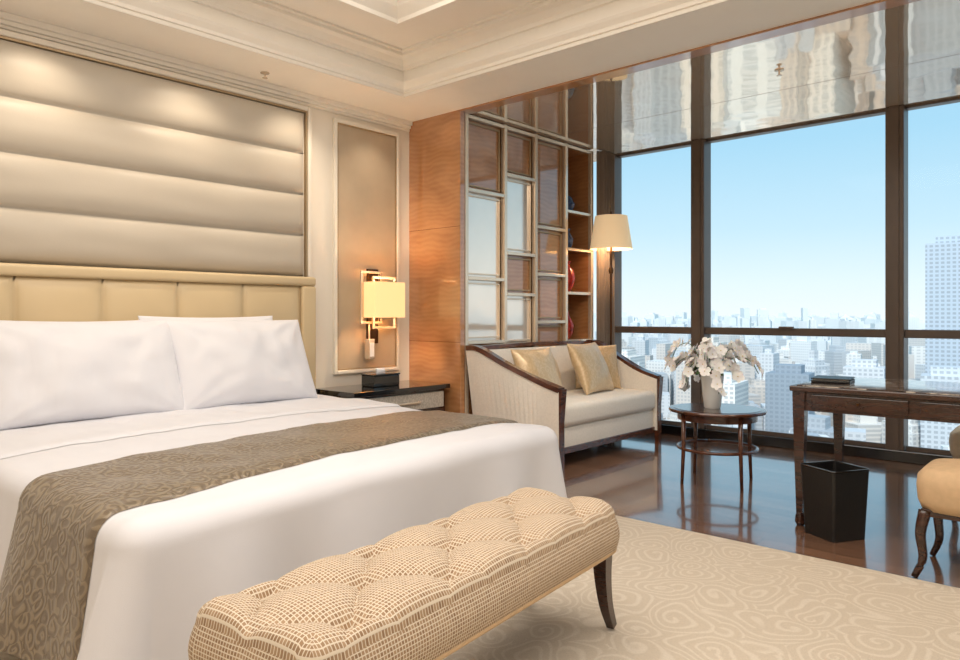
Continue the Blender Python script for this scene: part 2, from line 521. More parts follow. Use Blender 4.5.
# ------------------------------------------------------------ bookcase screen
bg = group('lattice_bookcase')
cx = [4.28, 4.77, 5.20, 5.67, 6.11]
t = .02
zr = [[.10, .925, 1.45, 2.168, 2.76], [.10, .89, 1.33, 1.684, 2.36, 2.76], [.10, 1.086, 1.52, 1.95, 2.76], [.10, .9, 1.36, 1.78, 2.14, 2.76]]
kind = [['b', 'm', 'm', 'b'], ['b', 'm', 'b', 'm', 'b'], ['b', 'b', 'b', 'b'], ['o', 'o', 'o', 'o', 'o']]
box('plinth', 4.26, 6.12, YS, 4.40, 0, .10, WOODB, bg)
box('back', 5.67, 6.14, 4.38, 4.41, 0.1, ZC-.005, WOODB, bg)
box('top_fascia', 4.26, 6.12, YS+.01, 4.40, 2.76, ZC-.005, WOODB, bg)
for i, x in enumerate(cx):
    box('stile_%d' % i, x-t, x+t, YS-.02, YS+.02, .1, 2.78, METAL, bg, .004)
    if i >= 3: box('partition_%d' % i, x-.015, x+.015, YS+.021, 4.38, .1, 2.76, WOODB, bg)
for c in range(4):
    x0, x1 = cx[c]+t, cx[c+1]-t
    z = zr[c]
    for j in range(len(z)):
        box('rail_%d_%d' % (c, j), x0, x1, YS-.02, YS+.02, z[j]-.014, z[j]+.014, METAL, bg, .003)
    for j in range(len(z)-1):
        k = kind[c][j]
        if k == 'o':
            if j: box('shelf_%d' % j, x0, x1, YS+.021, 4.38, z[j]-.012, z[j]+.012, WOODB, bg)
            continue
        m = MIRROR if k == 'm' else WOODB
        box('panel_%d_%d' % (c, j), x0, x1, YS+.03, YS+.05, z[j]+.014, z[j+1]-.014, m, bg)
        w = .012; a, b2, c0, c1 = x0+.02, x1-.02, z[j]+.034, z[j+1]-.034
        frame_xz('bead_%d_%d' % (c, j), a, b2, c0, c1, YS+.012, YS+.03, w, METAL if k == 'm' else GOLDLINE, bg, .002)
og = group('porcelain_vase', (5.84, 4.10, 1.373))
lathe('body', [(.03, 0), (.06, .05), (.085, .13), (.07, .21), (.025, .26), (.04, .30)], (0, 0, 0), RED, og)
og = group('porcelain_vase.001', (5.84, 4.10, 2.153))
lathe('body', [(.04, 0), (.07, .04), (.08, .08), (.05, .14), (.03, .16)], (0, 0, 0), BLUE, og)
og = group('porcelain_vase.002', (5.85, 4.10, 1.793))
lathe('body', [(.03, 0), (.05, .04), (.06, .1), (.02, .17), (.03, .2)], (0, 0, 0), BLUE, og)
og = group('porcelain_vase.003', (5.84, 4.12, .913))
lathe('body', [(.04, 0), (.08, .06), (.09, .14), (.04, .24), (.04, .27)], (0, 0, 0), RED, og)

# ------------------------------------------------------------ bed
bd = group('bed')
box('base', .98, 2.98, 2.42, 4.44, .014, .30, HEADB, bd, .02)
box('mattress', .92, 3.0, 2.40, 4.42, .30, .52, WHITE, bd, .05, 4)
r = .085; BX0, BX1, BYF = .80+r, 3.11-r, 2.20+r
def drape(cxx, cyy, off=0.0):
    ox = cxx-BX1 if cxx > BX1 else (cxx-BX0 if cxx < BX0 else 0)
    oy = cyy-BYF if cyy < BYF else 0
    px = min(max(cxx, BX0), BX1); py = max(cyy, BYF)
    L = max(abs(ox), abs(oy))
    xc = (BX0+BX1)/2
    crown = .03*max(0, 1-abs((px-xc)/1.1)**3)*min(1, (py-BYF)/.3+.35)
    z0 = .575+crown
    if L > 0:
        d = Vector((ox, oy)).normalized()
        rr = r+off
        th = min(L/r, math.pi/2)
        hz = rr*math.sin(th); dz = rr*(1-math.cos(th))-off
        ex = max(0, L-r*math.pi/2)
        per = (px*1.0+py*1.0)+math.atan2(oy, ox)*.25
        hz += ex*(.10+.16*max(0, -d.x))+ex*.10*math.sin(per*9+1.3*math.sin(per*4))
        x = px+d.x*hz; y = py+d.y*hz; z = z0-dz-ex
    else:
        x, y, z = px, py, z0+off
    w = noise.noise(Vector((x*3.0, y*3.0, z*3)))*.012+noise.noise(Vector((x*8.0, y*6.0, z*5)))*.006
    z += w
    y += .085*(x-3.1)*min(1, max(0, (4.4-y)/2.2))
    return (x, y, z)
def sheet(name, c0, c1, y0, y1, off, mat, nx=130, ny=110, shear=0):
    v, f = [], []
    for j in range(ny+1):
        for i in range(nx+1):
            a = c0+(c1-c0)*i/nx; b = y0+(y1-y0)*j/ny+shear*(a-3.1)
            o_ = off*min(1, .15+j/2.0, .15+(ny-j)/2.0)
            v.append(drape(a, b, o_))
    for j in range(ny):
        for i in range(nx):
            k = j*(nx+1)+i; f.append((k, k+1, k+nx+2, k+nx+1))
    return mk(name, v, f, mat, bd, True)
Mh = .48
sheet('duvet', BX0-Mh, BX1+Mh, BYF-Mh, 4.40, 0, WHITE, 180, 150)
sheet('sheet_fold', BX0-.42, BX1+.42, 3.42, 4.38, .014, WHITE, 180, 60)
sheet('bed_runner', BX0-.51, BX1+.38, 2.47, 3.08, .012, RUNNER, 180, 50, .045)
hy = 4.53
box('headboard_back', .66, 3.16, hy-.06, hy, .05, 1.43, HEADB, bd, .02, 3)
puff('headboard_panels', (.775, hy-.06, .40), (1, 0, 0), (0, 0, 1), (0, -1, 0), 2.25, .96, 5, 1, .045, HEADB, bd, res=30, p=4, q=.5)
box('border_top', .67, 3.15, hy-.10, hy-.055, 1.36, 1.425, HEADB, bd, .018, 4)
box('border_left', .67, .77, hy-.10, hy-.055, .10, 1.36, HEADB, bd, .018, 4)
box('border_right', 3.03, 3.15, hy-.10, hy-.055, .10, 1.36, HEADB, bd, .018, 4)
pillow('pillow_rear_1', .90, .54, .18, (1.52, 4.30, .86), (R(80), 0, 0), WHITE, bd, 3, 40, wr=.010)
pillow('pillow_rear_2', .90, .54, .18, (2.28, 4.30, .88), (R(80), 0, 0), WHITE, bd, 8, 40, wr=.010)
pillow('pillow_front_1', .98, .56, .24, (1.46, 4.08, .86), (R(67), 0, R(-1)), WHITE, bd, 13, 44, .045, wr=.013)
pillow('pillow_front_2', .94, .56, .24, (2.37, 4.08, .86), (R(67), 0, R(2)), WHITE, bd, 21, 44, .045, wr=.013)

# ------------------------------------------------------------ bench
bn = group('tufted_bench', (1.535, 1.50, .016), R(6.0))
L, W = 1.43, .43; zt, zb = .425, .295
BA, BB = L/8.0, W/3.0
def bench_h(x, y):
    p = (x/BA+(y/BB))/2; q = (x/BA-(y/BB))/2
    sp_, sq_ = abs(math.sin(math.pi*p)), abs(math.sin(math.pi*q))
    pf_ = (sp_*sq_)**.45
    edge = max(0, min(1, (min(L/2-abs(x), W/2-abs(y)))/.06))
    pr = p-round(p); qr = q-round(q)
    pit = .032*math.exp(-((pr*pr+qr*qr)/(.14**2)))
    return -(.036*(1-pf_)+pit)*(.2+.8*edge)
v, f, uv = [], [], []
nx, ny = 300, 90
def idx(i, j): return j*(nx+1)+i
for j in range(ny+1):
    for i in range(nx+1):
        x = -L/2+L*i/nx; y = -W/2+W*j/ny
        ex = L/2-abs(x); ey = W/2-abs(y); rr = .05
        dx = max(0, rr-ex); dy = max(0, rr-ey)
        d = min(1, math.hypot(dx, dy)/rr)
        z = zt+.045+.012*(1-(2*y/W)**2)+bench_h(x, y)-rr*(1-math.sqrt(max(0, 1-d*d)))
        if dx > 0 and dy > 0:
            s = max(dx, dy)/math.hypot(dx, dy)
            x = math.copysign(L/2-rr+dx*s, x); y = math.copysign(W/2-rr+dy*s, y)
            d = max(dx, dy)/rr
            z = zt+.045+bench_h(x, y)-rr*(1-math.sqrt(max(0, 1-d*d)))
        v.append((x, y, z)); uv.append((-L/2+L*i/nx, -W/2+W*j/ny))
for j in range(ny):
    for i in range(nx):
        f.append((idx(i, j), idx(i+1, j), idx(i+1, j+1), idx(i, j+1)))
ring = [idx(i, 0) for i in range(nx+1)]+[idx(nx, j) for j in range(1, ny+1)]+[idx(i, ny) for i in range(nx-1, -1, -1)]+[idx(0, j) for j in range(ny-1, 0, -1)]
prev = ring
per = [0]
for k in range(1, len(ring)):
    per.append(per[-1]+(Vector(v[ring[k]]).xy-Vector(v[ring[k-1]]).xy).length)
for s in range(0, 9):
    t_ = s/8; cur = []
    for k, r0 in enumerate(ring):
        x, y, z = v[r0]
        bul = .016*math.sin(t_*math.pi)
        n2 = Vector((x/(L/2)*1.0 if abs(x) > L/2-.051 else 0, y/(W/2) if abs(y) > W/2-.051 else 0))
        if n2.length: n2.normalize()
        zz_ = z+(zb-z)*t_
        v.append((x+n2.x*bul, y+n2.y*bul, zz_)); uv.append((per[k]+.003, (zt-zz_)+.3)); cur.append(len(v)-1)
    if s:
        for k in range(len(ring)):
            k2 = (k+1) % len(ring)
            f.append((prev[k2], prev[k], cur[k], cur[k2]))
    prev = cur
f.append(tuple(prev[::-1]))
mk('tufted_seat', v, f, CHECK, bn, True, uv)
bi = 0
for a_ in range(-8, 9):
    for b_ in range(-3, 4):
        if (a_+b_) % 2: continue
        x = a_*BA; y = b_*BB
        if abs(x) > L/2-.05 or abs(y) > W/2-.04: continue
        z = zt+.045+.012*(1-(2*y/W)**2)+bench_h(x, y)
        lathe('button_%d' % bi, [(.013, -.002), (.012, .005), (.007, .010), (.001, .011)], (x, y, z), CHAIRF, bn, 12); bi += 1
loop = []
for k in range(0, 65):
    a_ = 2*math.pi*k/64
    ca, sa = math.cos(a_), math.sin(a_)
    e = .12
    loop.append((math.copysign(abs(ca)**e, ca)*(L/2+.001), math.copysign(abs(sa)**e, sa)*(W/2+.001), zb+.004))
tube('piping', loop, .007, CHAIRF, bn, 8)
box('frame', -L/2+.03, L/2-.03, -W/2+.03, W/2-.03, zb-.03, zb+.005, DARKW, bn, .005)
for sx in (-1, 1):
    for sy in (-1, 1):
        x, y = sx*(L/2-.050), sy*(W/2-.045)
        pts = catmull([(x, y, zb), (x+sx*.004, y, .2), (x+sx*.02, y+sy*.004, .1), (x+sx*.055, y+sy*.01, .01)], 5)
        tube('leg_%d%d' % (sx, sy), pts, (.027, .014), DARKW, bn, 4, up=(0, 1, 0), sq=True)

# ------------------------------------------------------------ nightstand
ng = group('nightstand')
box('top', 3.20, 4.17, 4.06, 4.55, .565, .60, BLACK, ng, .004)
box('carcass', 3.22, 4.15, 4.10, 4.55, .06, .565, DARKW, ng, .004)
box('drawer_upper', 3.25, 4.12, 4.085, 4.10, .42, .545, DRAWER, ng, .004)
box('drawer_lower', 3.25, 4.12, 4.085, 4.10, .10, .40, DARKW, ng, .004)
box('handle', 3.55, 3.85, 4.065, 4.085, .47, .485, METAL, ng, .004)
box('plinth', 3.26, 4.10, 4.13, 4.53, 0, .06, BLACK, ng)
tb = group('tissue_box', (3.68, 4.34, .60))
box('box', -.13, .13, -.075, .075, 0, .085, BLACK, tb, .006)
box('lid', -.135, .135, -.08, .08, .085, .098, BLACK, tb, .005)
pillow('tissue', .09, .05, .03, (0, 0, .115), (R(80), 0, 0), WHITE, tb, 2, 8)

# ------------------------------------------------------------ wall sconce
sc = group('wall_sconce', (3.78, YH, 0))
box('backplate', -.055, .055, -.03, -.001, .92, 1.52, BRONZE, sc, .004)
LAMPM = emis('lampshade_glow', lin(250, 208, 146), .60)
box('shade_front', -.155, .155, -.24, -.236, 1.13, 1.41, LAMPM, sc)
box('shade_rear', -.155, .155, -.104, -.10, 1.13, 1.41, LAMPM, sc)
box('shade_left', -.155, -.151, -.236, -.104, 1.13, 1.41, LAMPM, sc)
box('shade_right', .151, .155, -.236, -.104, 1.13, 1.41, LAMPM, sc)
lathe('bulb_holder', [(.02, 1.16), (.02, 1.22)], (0, -.17, 0), BRONZE, sc, 12)
def ring_xz(nm, x0, x1, z0, z1, y, w, m, par):
    box(nm+'a', x0, x1, y-w, y, z0, z0+w, m, par, .002); box(nm+'b', x0, x1, y-w, y, z1-w, z1, m, par, .002)
    box(nm+'c', x0, x0+w, y-w, y, z0+w, z1-w, m, par, .002); box(nm+'d', x1-w, x1, y-w, y, z0+w, z1-w, m, par, .002)
ring_xz('ring1', -.16, .05, 1.08, 1.50, -.06, .018, METAL, sc)
ring_xz('ring2', -.06, .18, 1.04, 1.46, -.085, .018, METAL, sc)
box('arm', -.02, .02, -.16, -.03, 1.18, 1.20, METAL, sc)
tube('reading_arm', [(-.07, -.06, 1.1), (-.07, -.07, .9)], .008, METAL, sc)
box('reading_light', -.10, -.04, -.10, -.04, .80, .96, METAL, sc, .006)
box('reading_lens', -.09, -.05, -.104, -.098, .82, .93, VASEM, sc)

# ------------------------------------------------------------ sofa
sf = group('sofa')
x0, x1, yf, yb = 4.38, 5.95, 3.15, 3.93
box('rail_front', x0+.02, x1-.02, yf+.02, yf+.05, .10, .15, REDW, sf, .005)
box('seat_base', x0+.04, x1-.04, yf+.03, yb-.04, .10, .30, SOFAF, sf, .02, 3)
box('seat_cushion', x0+.07, x1-.07, yf+.0, yb-.14, .30, .475, SOFAF, sf, .05, 5)
v, f = [], []
nb = 24
for s in range(2):
    for j in range(9):
        for i in range(nb+1):
            u = i/nb
            x = (x0-.08)+(x1-x0+.12)*u
            zz_ = .25+(.87-.25)*j/8
            yy = yb-.14+.0-.035*math.sin(math.pi*j/8)+.05*j/8 if s == 0 else yb-.02
            if s == 0: yy -= .04*(2*u-1)**4
            v.append((x, yy, zz_))
m_ = 9*(nb+1)
for s in range(2):
    for j in range(8):
        for i in range(nb):
            k = s*m_+j*(nb+1)+i
            q = (k, k+1, k+nb+2, k+nb+1); f.append(q if s == 0 else q[::-1])
for i in range(nb):
    k = 8*(nb+1)+i; f.append((k, k+1, m_+k+1, m_+k)); f.append((i+1, i, m_+i, m_+i+1))
mk('back', v, f, SOFAF, sf, True).modifiers.new('es', 'EDGE_SPLIT').split_angle = R(50)
for side, (xb_, xf_) in enumerate(((4.21, x0+.0), (6.0, x1-.0))):
    sgn = 1 if side == 0 else -1
    top = catmull([(xb_, yb, .885), (xb_+sgn*.01, yb-.12, .875), (xb_+(xf_-xb_)*.45, yb-.36, .75), (xf_-sgn*.01, yf+.20, .645), (xf_, yf, .585)], 6)
    v, f = [], []
    nT = len(top)
    for w_ in (0, sgn*.075):
        for p_ in top:
            v.append((p_.x+w_, p_.y, p_.z-.008)); v.append((p_.x*.3+xf_*.7+w_-.0, p_.y, .12))
    for i in range(nT-1):
        f.append((2*i, 2*i+1, 2*i+3, 2*i+2)); k = 2*nT
        f.append((k+2*i, k+2*i+2, k+2*i+3, k+2*i+1)); f.append((2*i, 2*i+2, k+2*i+2, k+2*i)); f.append((2*i+1, k+2*i+1, k+2*i+3, 2*i+3))
    f.append((0, 2*nT, 2*nT+1, 1)); f.append((2*nT-2, 2*nT-1, 4*nT-1, 4*nT-2))
    mk('arm_%d' % side, v, f, SOFAF, sf, False)
    path = [Vector((p_.x+sgn*.035, p_.y, p_.z+.004)) for p_ in top]
    tube('arm_trim_%d' % side, path, .019, REDW, sf, sq=True, asp=2.1)
    tube('arm_front_%d' % side, [(xf_+sgn*.035, yf-.006, .60), (xf_+sgn*.035, yf+.012, .35), (xf_+sgn*.035, yf+.008, .0)], (.022, .018), REDW, sf, sq=True, asp=1.5, up=(0, 1, 0))
    tube('leg_back_%d' % side, [(xf_+sgn*.05, yb-.05, .15), (xf_+sgn*.05, yb-.04, 0)], .02, REDW, sf, sq=True)
    box('side_rail_%d' % side, min(xf_-sgn*.01, xf_+sgn*.08), max(xf_-sgn*.01, xf_+sgn*.08), yf+.04, yb-.03, .09, .14, REDW, sf, .004)
tube('back_trim', [(4.24, yb-.03, .885), (5.0, yb-.03, .90), (5.98, yb-.03, .885)], .016, REDW, sf, sq=True, asp=2.2)
pillow('cushion_1', .46, .44, .17, (4.70, 3.58, .675), (R(66), 0, R(-6)), GOLDC, sf, 1, 24, .07, .009)
pillow('cushion_2', .42, .40, .15, (5.00, 3.68, .67), (R(72), 0, R(38)), GOLDC, sf, 5, 24, .07, .009)
pillow('cushion_3', .52, .47, .18, (5.38, 3.52, .69), (R(66), 0, R(6)), GOLDC, sf, 9, 24, .07, .009)
pillow('cushion_4', .44, .42, .15, (5.68, 3.66, .675), (R(72), 0, R(-38)), GOLDC, sf, 12, 24, .07, .009)

# ------------------------------------------------------------ floor lamp
fl = group('floor_lamp', (6.10, 3.76, 0))
lathe('base', [(.10, 0), (.10, .018), (.03, .035), (.012, .05)], (0, 0, 0), BRONZE, fl)
lathe('pole', [(.011, .03), (.011, 1.85)], (0, 0, 0), BRONZE, fl, 14)
lathe('knuckle', [(.02, 1.55), (.026, 1.58), (.02, 1.61)], (0, 0, 0), BRONZE, fl, 14)
SHADE2 = emis('floor_lamp_glow', lin(246, 216, 172), 0.30)
lathe('shade', [(.205, 1.79), (.155, 2.11), (.01, 2.112)], (0, 0, 0), SHADE2, fl, 48, caps=False)
lathe('finial', [(.004, 1.85), (.004, 2.11), (.016, 2.13), (.003, 2.16)], (0, 0, 0), BRONZE, fl, 12)

# ------------------------------------------------------------ side table
st = group('side_table', (4.83, 2.13, 0), R(38))
lathe('top', [(.29, .478), (.32, .484), (.325, .495), (.32, .504), (.305, .506)], (0, 0, 0), REDW, st, 64)
lathe('top_inlay', [(.29, .505), (.29, .508)], (0, 0, 0), DARKW, st, 64)
lathe('apron', [(.265, .43), (.265, .48)], (0, 0, 0), REDW, st, 48)
for k in range(4):
    a_ = math.pi/2*k+.35
    c_, s_ = math.cos(a_), math.sin(a_)
    tube('leg_%d' % k, [(.262*c_, .262*s_, .478), (.262*c_, .262*s_, .25), (.275*c_, .275*s_, 0)], (.017, .011), REDW, st, 10)
rl = [(.262*math.cos(2*math.pi*k/48), .262*math.sin(2*math.pi*k/48), .235) for k in range(49)]
tube('lower_ring', rl, .011, REDW, st, 8)

# ------------------------------------------------------------ orchids
ov = group('orchid_vase', (4.80, 2.15, .508))
lathe('vase', [(.05, 0), (.056, .01), (.066, .1), (.075, .2), (.078, .235), (.070, .235), (.062, .10), (.03, .02)], (0, 0, 0), VASEM, ov, 36)
pv, pf, cvv, cff = [], [], [], []
def flower(p, nrm, s):
    nrm = nrm.normalized()
    t1 = nrm.orthogonal().normalized(); t2 = nrm.cross(t1)
    a0 = random.random()*6.28
    for k in range(5):
        a = a0+k*2*math.pi/5
        d = t1*math.cos(a)+t2*math.sin(a); e = nrm.cross(d)
        wd = (.68 if k % 2 else .95)*s*.5
        base = len(pv)
        cup = .22
        rows_ = [(0.02, .15), (.3, .75), (.6, 1.0), (.85, .8), (1.0, .25)]
        for (q, w_) in rows_:
            for ss in (-1, 0, 1):
                pv.append(p+d*(q*s)+e*(ss*w_*wd)+nrm*(cup*s*q*q*(1 if q < .8 else .8)+(.06*s if ss else 0)))
        for r_ in range(4):
            for c__ in range(2):
                b0 = base+r_*3+c__
                pf.append((b0, b0+1, b0+4, b0+3))
    b0 = len(cvv)
    for q in ((0, 0, 1.0), (1, 0, .1), (0, 1, .1), (-1, 0, .1), (0, -1, .1)):
        cvv.append(p+t1*(q[0]*s*.12)+t2*(q[1]*s*.12)+nrm*(q[2]*s*.22))
    for k in range(4): cff.append((b0, b0+1+k, b0+1+(k+1) % 4))
for k in range(13):
    az = k*2*math.pi/13+random.uniform(-.2, .2)
    reach = random.uniform(.16, .29); hh = random.uniform(.30, .44)
    c_, s_ = math.cos(az), math.sin(az)
    drop = random.uniform(.06, .2)
    pts = catmull([(c_*.02, s_*.02, .12), (c_*.06, s_*.06, .27), (c_*reach*.55, s_*reach*.55, hh), (c_*reach*.9, s_*reach*.9, hh-.02), (c_*reach*1.1, s_*reach*1.1, hh-drop)], 6)
    tube('stem_%d' % k, pts, .003, GREEN, ov, 6)
    for q in range(10, len(pts), 2):
        P_ = pts[q]
        dr = Vector((c_+random.uniform(-.8, .8), s_+random.uniform(-.8, .8), random.uniform(-.2, .8)))
        flower(P_+dr.normalized()*.02, dr, random.uniform(.036, .046))
for _ in range(13):
    a_ = random.random()*6.28; r_ = random.uniform(0, .15)
    dr = Vector((math.cos(a_), math.sin(a_), .6))
    flower(Vector((r_*math.cos(a_), r_*math.sin(a_), random.uniform(.28, .41))), dr, .042)
mk('orchid_petals', pv, pf, PETAL, ov, True)
mk('orchid_centres', cvv, cff, POLLEN, ov)
for k in range(7):
    a_ = k*.9+.3; c_, s_ = math.cos(a_), math.sin(a_)
    pts = catmull([(c_*.03, s_*.03, .2), (c_*.1, s_*.1, .29), (c_*.19, s_*.19, .24)], 6)
    n_ = len(pts)
    tube('leaf_%d' % k, pts, [.003+.006*math.sin(math.pi*i/(n_-1)) for i in range(n_)], GREEN, ov, 8, asp=3.0)

# ------------------------------------------------------------ desk
dk = group('writing_desk')
dx0, dx1, dy0, dy1 = 4.08, 4.88, -.30, 1.39
box('top', dx0, dx1, dy0, dy1, .735, .765, DARKW, dk, .006)
box('top_inlay', dx0+.03, dx1-.03, dy0+.03, dy1-.03, .765, .768, DESKTOP, dk)
box('apron', dx0+.03, dx1-.03, dy0+.03, dy1-.03, .63, .735, DARKW, dk, .004)
for k in range(3):
    a_ = dy0+.10+k*.51
    box('drawer_%d' % k, dx0+.018, dx0+.03, a_, a_+.46, .645, .722, DARKW, dk, .004)
    lathe('knob_%d' % k, [(.006, -.008), (.009, .0), (.006, .008)], (dx0+.012, a_+.23, .685), BRONZE, dk, 12)
for x in (dx0+.045, dx1-.045):
    for y in (dy0+.045, dy1-.045):
        tube('leg_%d_%d' % (x*100, y*100), [(x, y, .735), (x, y, .60), (x, y, .12), (x, y, .07)], [.032, .030, .018, .017], DARKW, dk, sq=True, up=(0, 1, 0))
        lathe('foot_%d_%d' % (x*100, y*100), [(.018, .075), (.026, .05), (.028, .02), (.018, .0)][::-1], (x, y, 0), DARKW, dk, 16)
pf_ = group('leather_folder', (4.45, 1.27, .768), R(8))
box('cover', -.11, .11, -.10, .10, 0, .014, BLACKL, pf_, .004)
box('pages', -.10, .10, -.09, .09, .014, .019, PAPER, pf_)
box('cover_top', -.11, .11, -.10, .10, .019, .025, BLACKL, pf_, .002)

# ------------------------------------------------------------ waste bin
wb = group('waste_bin', (4.05, 1.15, 0), R(-30))
v, f = [], []
def sq_ring(h, z, rc=.016):
    out = []
    for cx_, cy_, a0 in ((h-rc, h-rc, 0), (-h+rc, h-rc, 90), (-h+rc, -h+rc, 180), (h-rc, -h+rc, 270)):
        for k in range(5):
            a = R(a0+k*22.5); out.append((cx_+rc*math.cos(a), cy_+rc*math.sin(a), z))
    return out
rings = [sq_ring(.104, 0), sq_ring(.118, .36), sq_ring(.112, .362), sq_ring(.100, .012)]
for q in rings: v += q
for j in range(3):
    for i in range(20):
        k = (i+1) % 20; f.append((j*20+i, j*20+k, (j+1)*20+k, (j+1)*20+i))
f.append(tuple(range(20))[::-1]); f.append(tuple(60+i for i in range(20)))
mk('bin_shell', v, f, BLACKL, wb)
tube('rim', [Vector(p_) for p_ in sq_ring(.117, .358)]+[Vector(sq_ring(.117, .358)[0])], .005, BLACK, wb, 6)

# ------------------------------------------------------------ chairs
def chair(name, loc, rz, fab, sx_=1.0):
    g = group(name, loc, rz)
    v, f = [], []
    prof_ = [(.94, .30), (1.0, .34), (1.02, .40), (1.0, .445), (.9, .475), (.6, .49), (.25, .495)]
    seg = 48
    for s_, z in prof_:
        for i in range(seg):
            a = 2*math.pi*i/seg; e = .45
            c_, q_ = math.cos(a), math.sin(a)
            v.append((math.copysign(abs(c_)**e, c_)*.245*sx_*s_*(1 if q_ > -.2 else .94), math.copysign(abs(q_)**e, q_)*.25*s_, z))
    for j in range(len(prof_)-1):
        for i in range(seg):
            k = (i+1) % seg; f.append((j*seg+i, j*seg+k, (j+1)*seg+k, (j+1)*seg+i))
    f.append(tuple(range(seg))[::-1]); f.append(tuple((len(prof_)-1)*seg+i for i in range(seg)))
    mk('seat', v, f, fab, g, True)
    box('seat_frame', -.215*sx_, .215*sx_, -.22, .22, .275, .31, DARKW, g, .006)
    for sx in (-sx_, sx_):
        n_ = 'l' if sx < 0 else 'r'
        pts = catmull([(sx*.205, .205, .30), (sx*.212, .222, .2), (sx*.20, .215, .09), (sx*.215, .245, .004)], 5)
        tube('leg_front_'+n_, pts, (.026, .013), DARKW, g, 10)
        pts = catmull([(sx*.195, -.205, .30), (sx*.195, -.215, .18), (sx*.21, -.27, .004)], 5)
        tube('leg_back_'+n_, pts, (.024, .013), DARKW, g, 10)
        pts = catmull([(sx*.20, -.215, .30), (sx*.205, -.225, .5), (sx*.21, -.27, .75), (sx*.19, -.32, .94)], 5)
        tube('stile_'+n_, pts, (.022, .016), DARKW, g, 10)
    pillow('back_pad', .40*sx_, .42, .09, (0, -.262, .72), (R(80), 0, 0), fab, g, 4, 16, -.02, .001, .3)
    tube('crest', catmull([(-.19*sx_, -.32, .94), (0, -.345, .955), (.19*sx_, -.32, .94)], 5), .016, DARKW, g, 8)
    return g
chair('dining_chair', (3.83, .46, 0.0), 0, CHAIRF, .92)
chair('dining_chair.001', (5.22, .56, 0), R(90), CHAIRC)

# ------------------------------------------------------------ city outside
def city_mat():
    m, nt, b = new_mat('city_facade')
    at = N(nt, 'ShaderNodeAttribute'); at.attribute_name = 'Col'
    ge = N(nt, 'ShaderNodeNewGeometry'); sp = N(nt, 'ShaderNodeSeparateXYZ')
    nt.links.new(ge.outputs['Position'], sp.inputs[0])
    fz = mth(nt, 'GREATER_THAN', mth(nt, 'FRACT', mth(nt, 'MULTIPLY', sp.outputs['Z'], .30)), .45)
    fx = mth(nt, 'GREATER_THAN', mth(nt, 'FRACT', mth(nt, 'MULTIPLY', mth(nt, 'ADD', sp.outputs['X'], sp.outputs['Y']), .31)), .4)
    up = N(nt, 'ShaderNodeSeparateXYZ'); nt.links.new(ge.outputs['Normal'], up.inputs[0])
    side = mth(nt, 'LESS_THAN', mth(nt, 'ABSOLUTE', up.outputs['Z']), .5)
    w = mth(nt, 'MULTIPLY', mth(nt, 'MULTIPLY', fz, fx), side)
    w = mth(nt, 'MULTIPLY', w, mth(nt, 'MULTIPLY', at.outputs['Alpha'], .6))  # alpha fades window contrast to imitate distance haze
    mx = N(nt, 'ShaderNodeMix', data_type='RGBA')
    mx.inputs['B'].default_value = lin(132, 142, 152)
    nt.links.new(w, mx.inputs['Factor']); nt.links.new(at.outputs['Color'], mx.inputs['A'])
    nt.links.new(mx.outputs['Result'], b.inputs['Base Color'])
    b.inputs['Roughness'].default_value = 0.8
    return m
ZG = -150
cv, cf, cc = [], [], []
def bld(x, y, w, d, top, col, hz, rot=0.0):
    b0 = len(cv)
    c_, s_ = math.cos(rot), math.sin(rot)
    for zz_ in (ZG, top):
        for a, b2 in ((-1, -1), (1, -1), (1, 1), (-1, 1)):
            px, py = a*w/2, b2*d/2
            cv.append((x+px*c_-py*s_, y+px*s_+py*c_, zz_))
    for q in ((0, 1, 5, 4), (1, 2, 6, 5), (2, 3, 7, 6), (3, 0, 4, 7), (4, 5, 6, 7)):
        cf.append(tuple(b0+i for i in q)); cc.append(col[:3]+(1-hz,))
HAZE_COL = lin(232, 236, 238)
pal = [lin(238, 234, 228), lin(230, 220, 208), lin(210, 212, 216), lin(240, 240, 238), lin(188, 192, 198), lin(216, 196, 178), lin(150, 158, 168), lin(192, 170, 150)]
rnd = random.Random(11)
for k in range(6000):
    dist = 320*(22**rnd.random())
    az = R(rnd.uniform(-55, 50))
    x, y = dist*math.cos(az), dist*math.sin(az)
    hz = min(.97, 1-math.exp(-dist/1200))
    c = rnd.choice(pal); c = tuple(c[i]*(1-hz)+HAZE_COL[i]*hz for i in range(3))  # aerial haze painted into the building colour, paler with distance
    w = rnd.uniform(8, 28)*(1+dist/3000); d = rnd.uniform(8, 24)*(1+dist/3000)
    if dist < 700: top = ZG+rnd.uniform(10, 80)
    elif dist < 2200: top = ZG+rnd.uniform(20, 118)
    else: top = ZG+rnd.uniform(50, 145)+(rnd.random() < .08)*rnd.uniform(10, 60)
    rt = rnd.uniform(0, 1.5)
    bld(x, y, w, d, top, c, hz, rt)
    q = rnd.random()
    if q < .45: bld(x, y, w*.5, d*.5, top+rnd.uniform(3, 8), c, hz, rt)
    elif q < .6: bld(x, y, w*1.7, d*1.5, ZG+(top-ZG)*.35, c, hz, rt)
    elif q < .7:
        bld(x, y, w*.7, d*.7, top+5, c, hz, rt); bld(x, y, w*.3, d*.3, top+14, c, hz, rt)
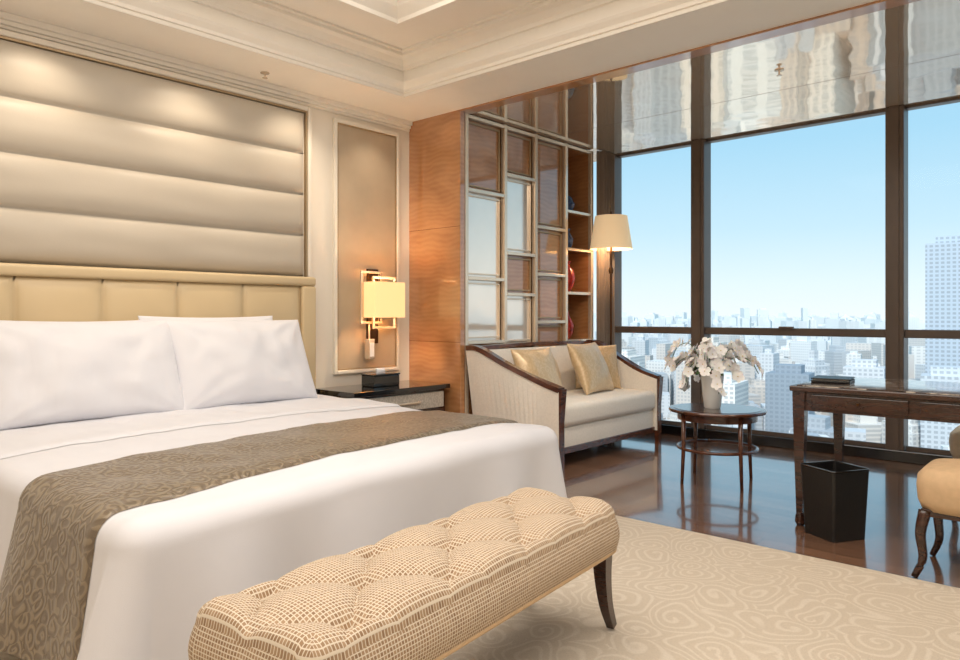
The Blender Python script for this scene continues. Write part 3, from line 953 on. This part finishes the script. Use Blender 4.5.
for (x, y, w, d, tp, c, hz) in ((690, 108, 40, 34, 58, lin(196, 208, 220), .15), (665, 165, 24, 30, -42, lin(225, 228, 232), .25), (560, 190, 26, 30, -42, lin(158, 170, 182), .2),
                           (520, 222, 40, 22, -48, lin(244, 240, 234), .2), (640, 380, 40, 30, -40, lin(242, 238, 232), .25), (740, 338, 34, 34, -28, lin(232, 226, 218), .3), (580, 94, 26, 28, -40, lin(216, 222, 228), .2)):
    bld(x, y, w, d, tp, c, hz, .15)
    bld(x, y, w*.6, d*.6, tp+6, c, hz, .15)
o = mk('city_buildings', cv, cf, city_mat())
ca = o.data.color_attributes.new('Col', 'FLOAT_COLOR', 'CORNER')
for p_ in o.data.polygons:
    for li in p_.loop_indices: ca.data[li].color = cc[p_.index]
m, nt, b = new_mat('city_ground')
v_ = coords(nt, (1, 1, 1))
n_ = N(nt, 'ShaderNodeTexNoise'); n_.inputs['Scale'].default_value = .012; n_.inputs['Detail'].default_value = 6
nt.links.new(v_, n_.inputs['Vector'])
nt.links.new(ramp(nt, n_.outputs['Fac'], [(.42, lin(170, 182, 166)), (.6, lin(216, 220, 222))]), b.inputs['Base Color'])
b.inputs['Roughness'].default_value = .9
mk('city_ground', [(60, -14000, ZG), (14000, -14000, ZG), (14000, 14000, ZG), (60, 14000, ZG)], [(0, 1, 2, 3)], m)

# ------------------------------------------------------------ world + lights
W_ = bpy.data.worlds.new('sky'); S.world = W_; W_.use_nodes = True
nt = W_.node_tree
bgd = nt.nodes['Background']
tcn = N(nt, 'ShaderNodeTexCoord'); sx = N(nt, 'ShaderNodeSeparateXYZ')
nt.links.new(tcn.outputs['Generated'], sx.inputs[0])
rc = ramp(nt, sx.outputs['Z'], [(0.0, lin(218, 226, 229)), (.04, lin(208, 224, 231)), (.11, lin(182, 212, 227)), (.22, lin(154, 198, 222)), (.5, lin(140, 184, 212)), (1.0, lin(150, 180, 206))])
nt.links.new(rc, bgd.inputs['Color'])
bgd.inputs['Strength'].default_value = 1.02

def light(name, typ, loc, energy, col, **kw):
    l = bpy.data.lights.new(name, typ); l.energy = energy; l.color = col
    rot = kw.pop('rot', None)
    for k, v in kw.items(): setattr(l, k, v)
    o = bpy.data.objects.new(name, l); COL.objects.link(o); o.location = loc
    if rot: o.rotation_euler = rot
    return o
light('sun', 'SUN', (0, 0, 50), 2.1, (1, .95, .88), angle=R(3), rot=(0, R(-50), R(15)))
light('ceiling_tray_light', 'AREA', (1.24, 1.235, 3.19), 100, (1, .94, .86), shape='RECTANGLE', size=3.4, size_y=4.1)
for i, x in enumerate((1.35, 2.2, 3.0)):
    light('wall_washer_%d' % i, 'SPOT', (x, 4.16, 2.77), 17, (1, .86, .68), spot_size=R(100), spot_blend=1, shadow_soft_size=.05, rot=(R(20), 0, 0))
light('wall_washer_inset', 'SPOT', (3.74, 4.25, 2.77), 8, (1, .86, .68), spot_size=R(90), spot_blend=.9, shadow_soft_size=.04, rot=(R(12), 0, 0))
# added fill spots below the window-side ledge, brightening sofa, table and desk
def aim(name, loc, tgt, e, sz):
    d = Vector(tgt)-Vector(loc)
    o = light(name, 'SPOT', loc, e, (1, .88, .72), spot_size=R(sz), spot_blend=1, shadow_soft_size=.06)
    o.rotation_euler = d.to_track_quat('-Z', 'Y').to_euler()
aim('fill_spot_sofa', (3.95, 2.2, 2.77), (5.1, 3.6, .6), 75, 75)
aim('fill_spot_desk', (3.95, .2, 2.77), (4.7, .9, .4), 45, 85)
light('sconce_bulb', 'POINT', (3.78, 4.41, 1.27), 12, (1, .80, .54), shadow_soft_size=.035)
light('floor_lamp_bulb', 'POINT', (6.10, 3.76, 1.95), 6, (1, .84, .62), shadow_soft_size=.04)
po = light('window_portal', 'AREA', (6.38, .85, 1.45), 1, (1, 1, 1), shape='RECTANGLE', size=2.66, size_y=6.2, rot=(0, R(90), 0))
po.data.cycles.is_portal = True

# ------------------------------------------------------------ camera
cd = bpy.data.cameras.new('camera'); cam = bpy.data.objects.new('camera', cd); COL.objects.link(cam)
cam.location = (0, 0, 1.15)
cam.rotation_euler = (R(90), 0, -math.atan2(.7443, .6678))
cd.sensor_width = 36; cd.lens = 36*725/960; cd.shift_y = -15/960
cd.clip_end = 20000; cd.clip_start = .05
S.camera = cam
S.view_settings.view_transform = 'Standard'
S.view_settings.exposure = 0.42
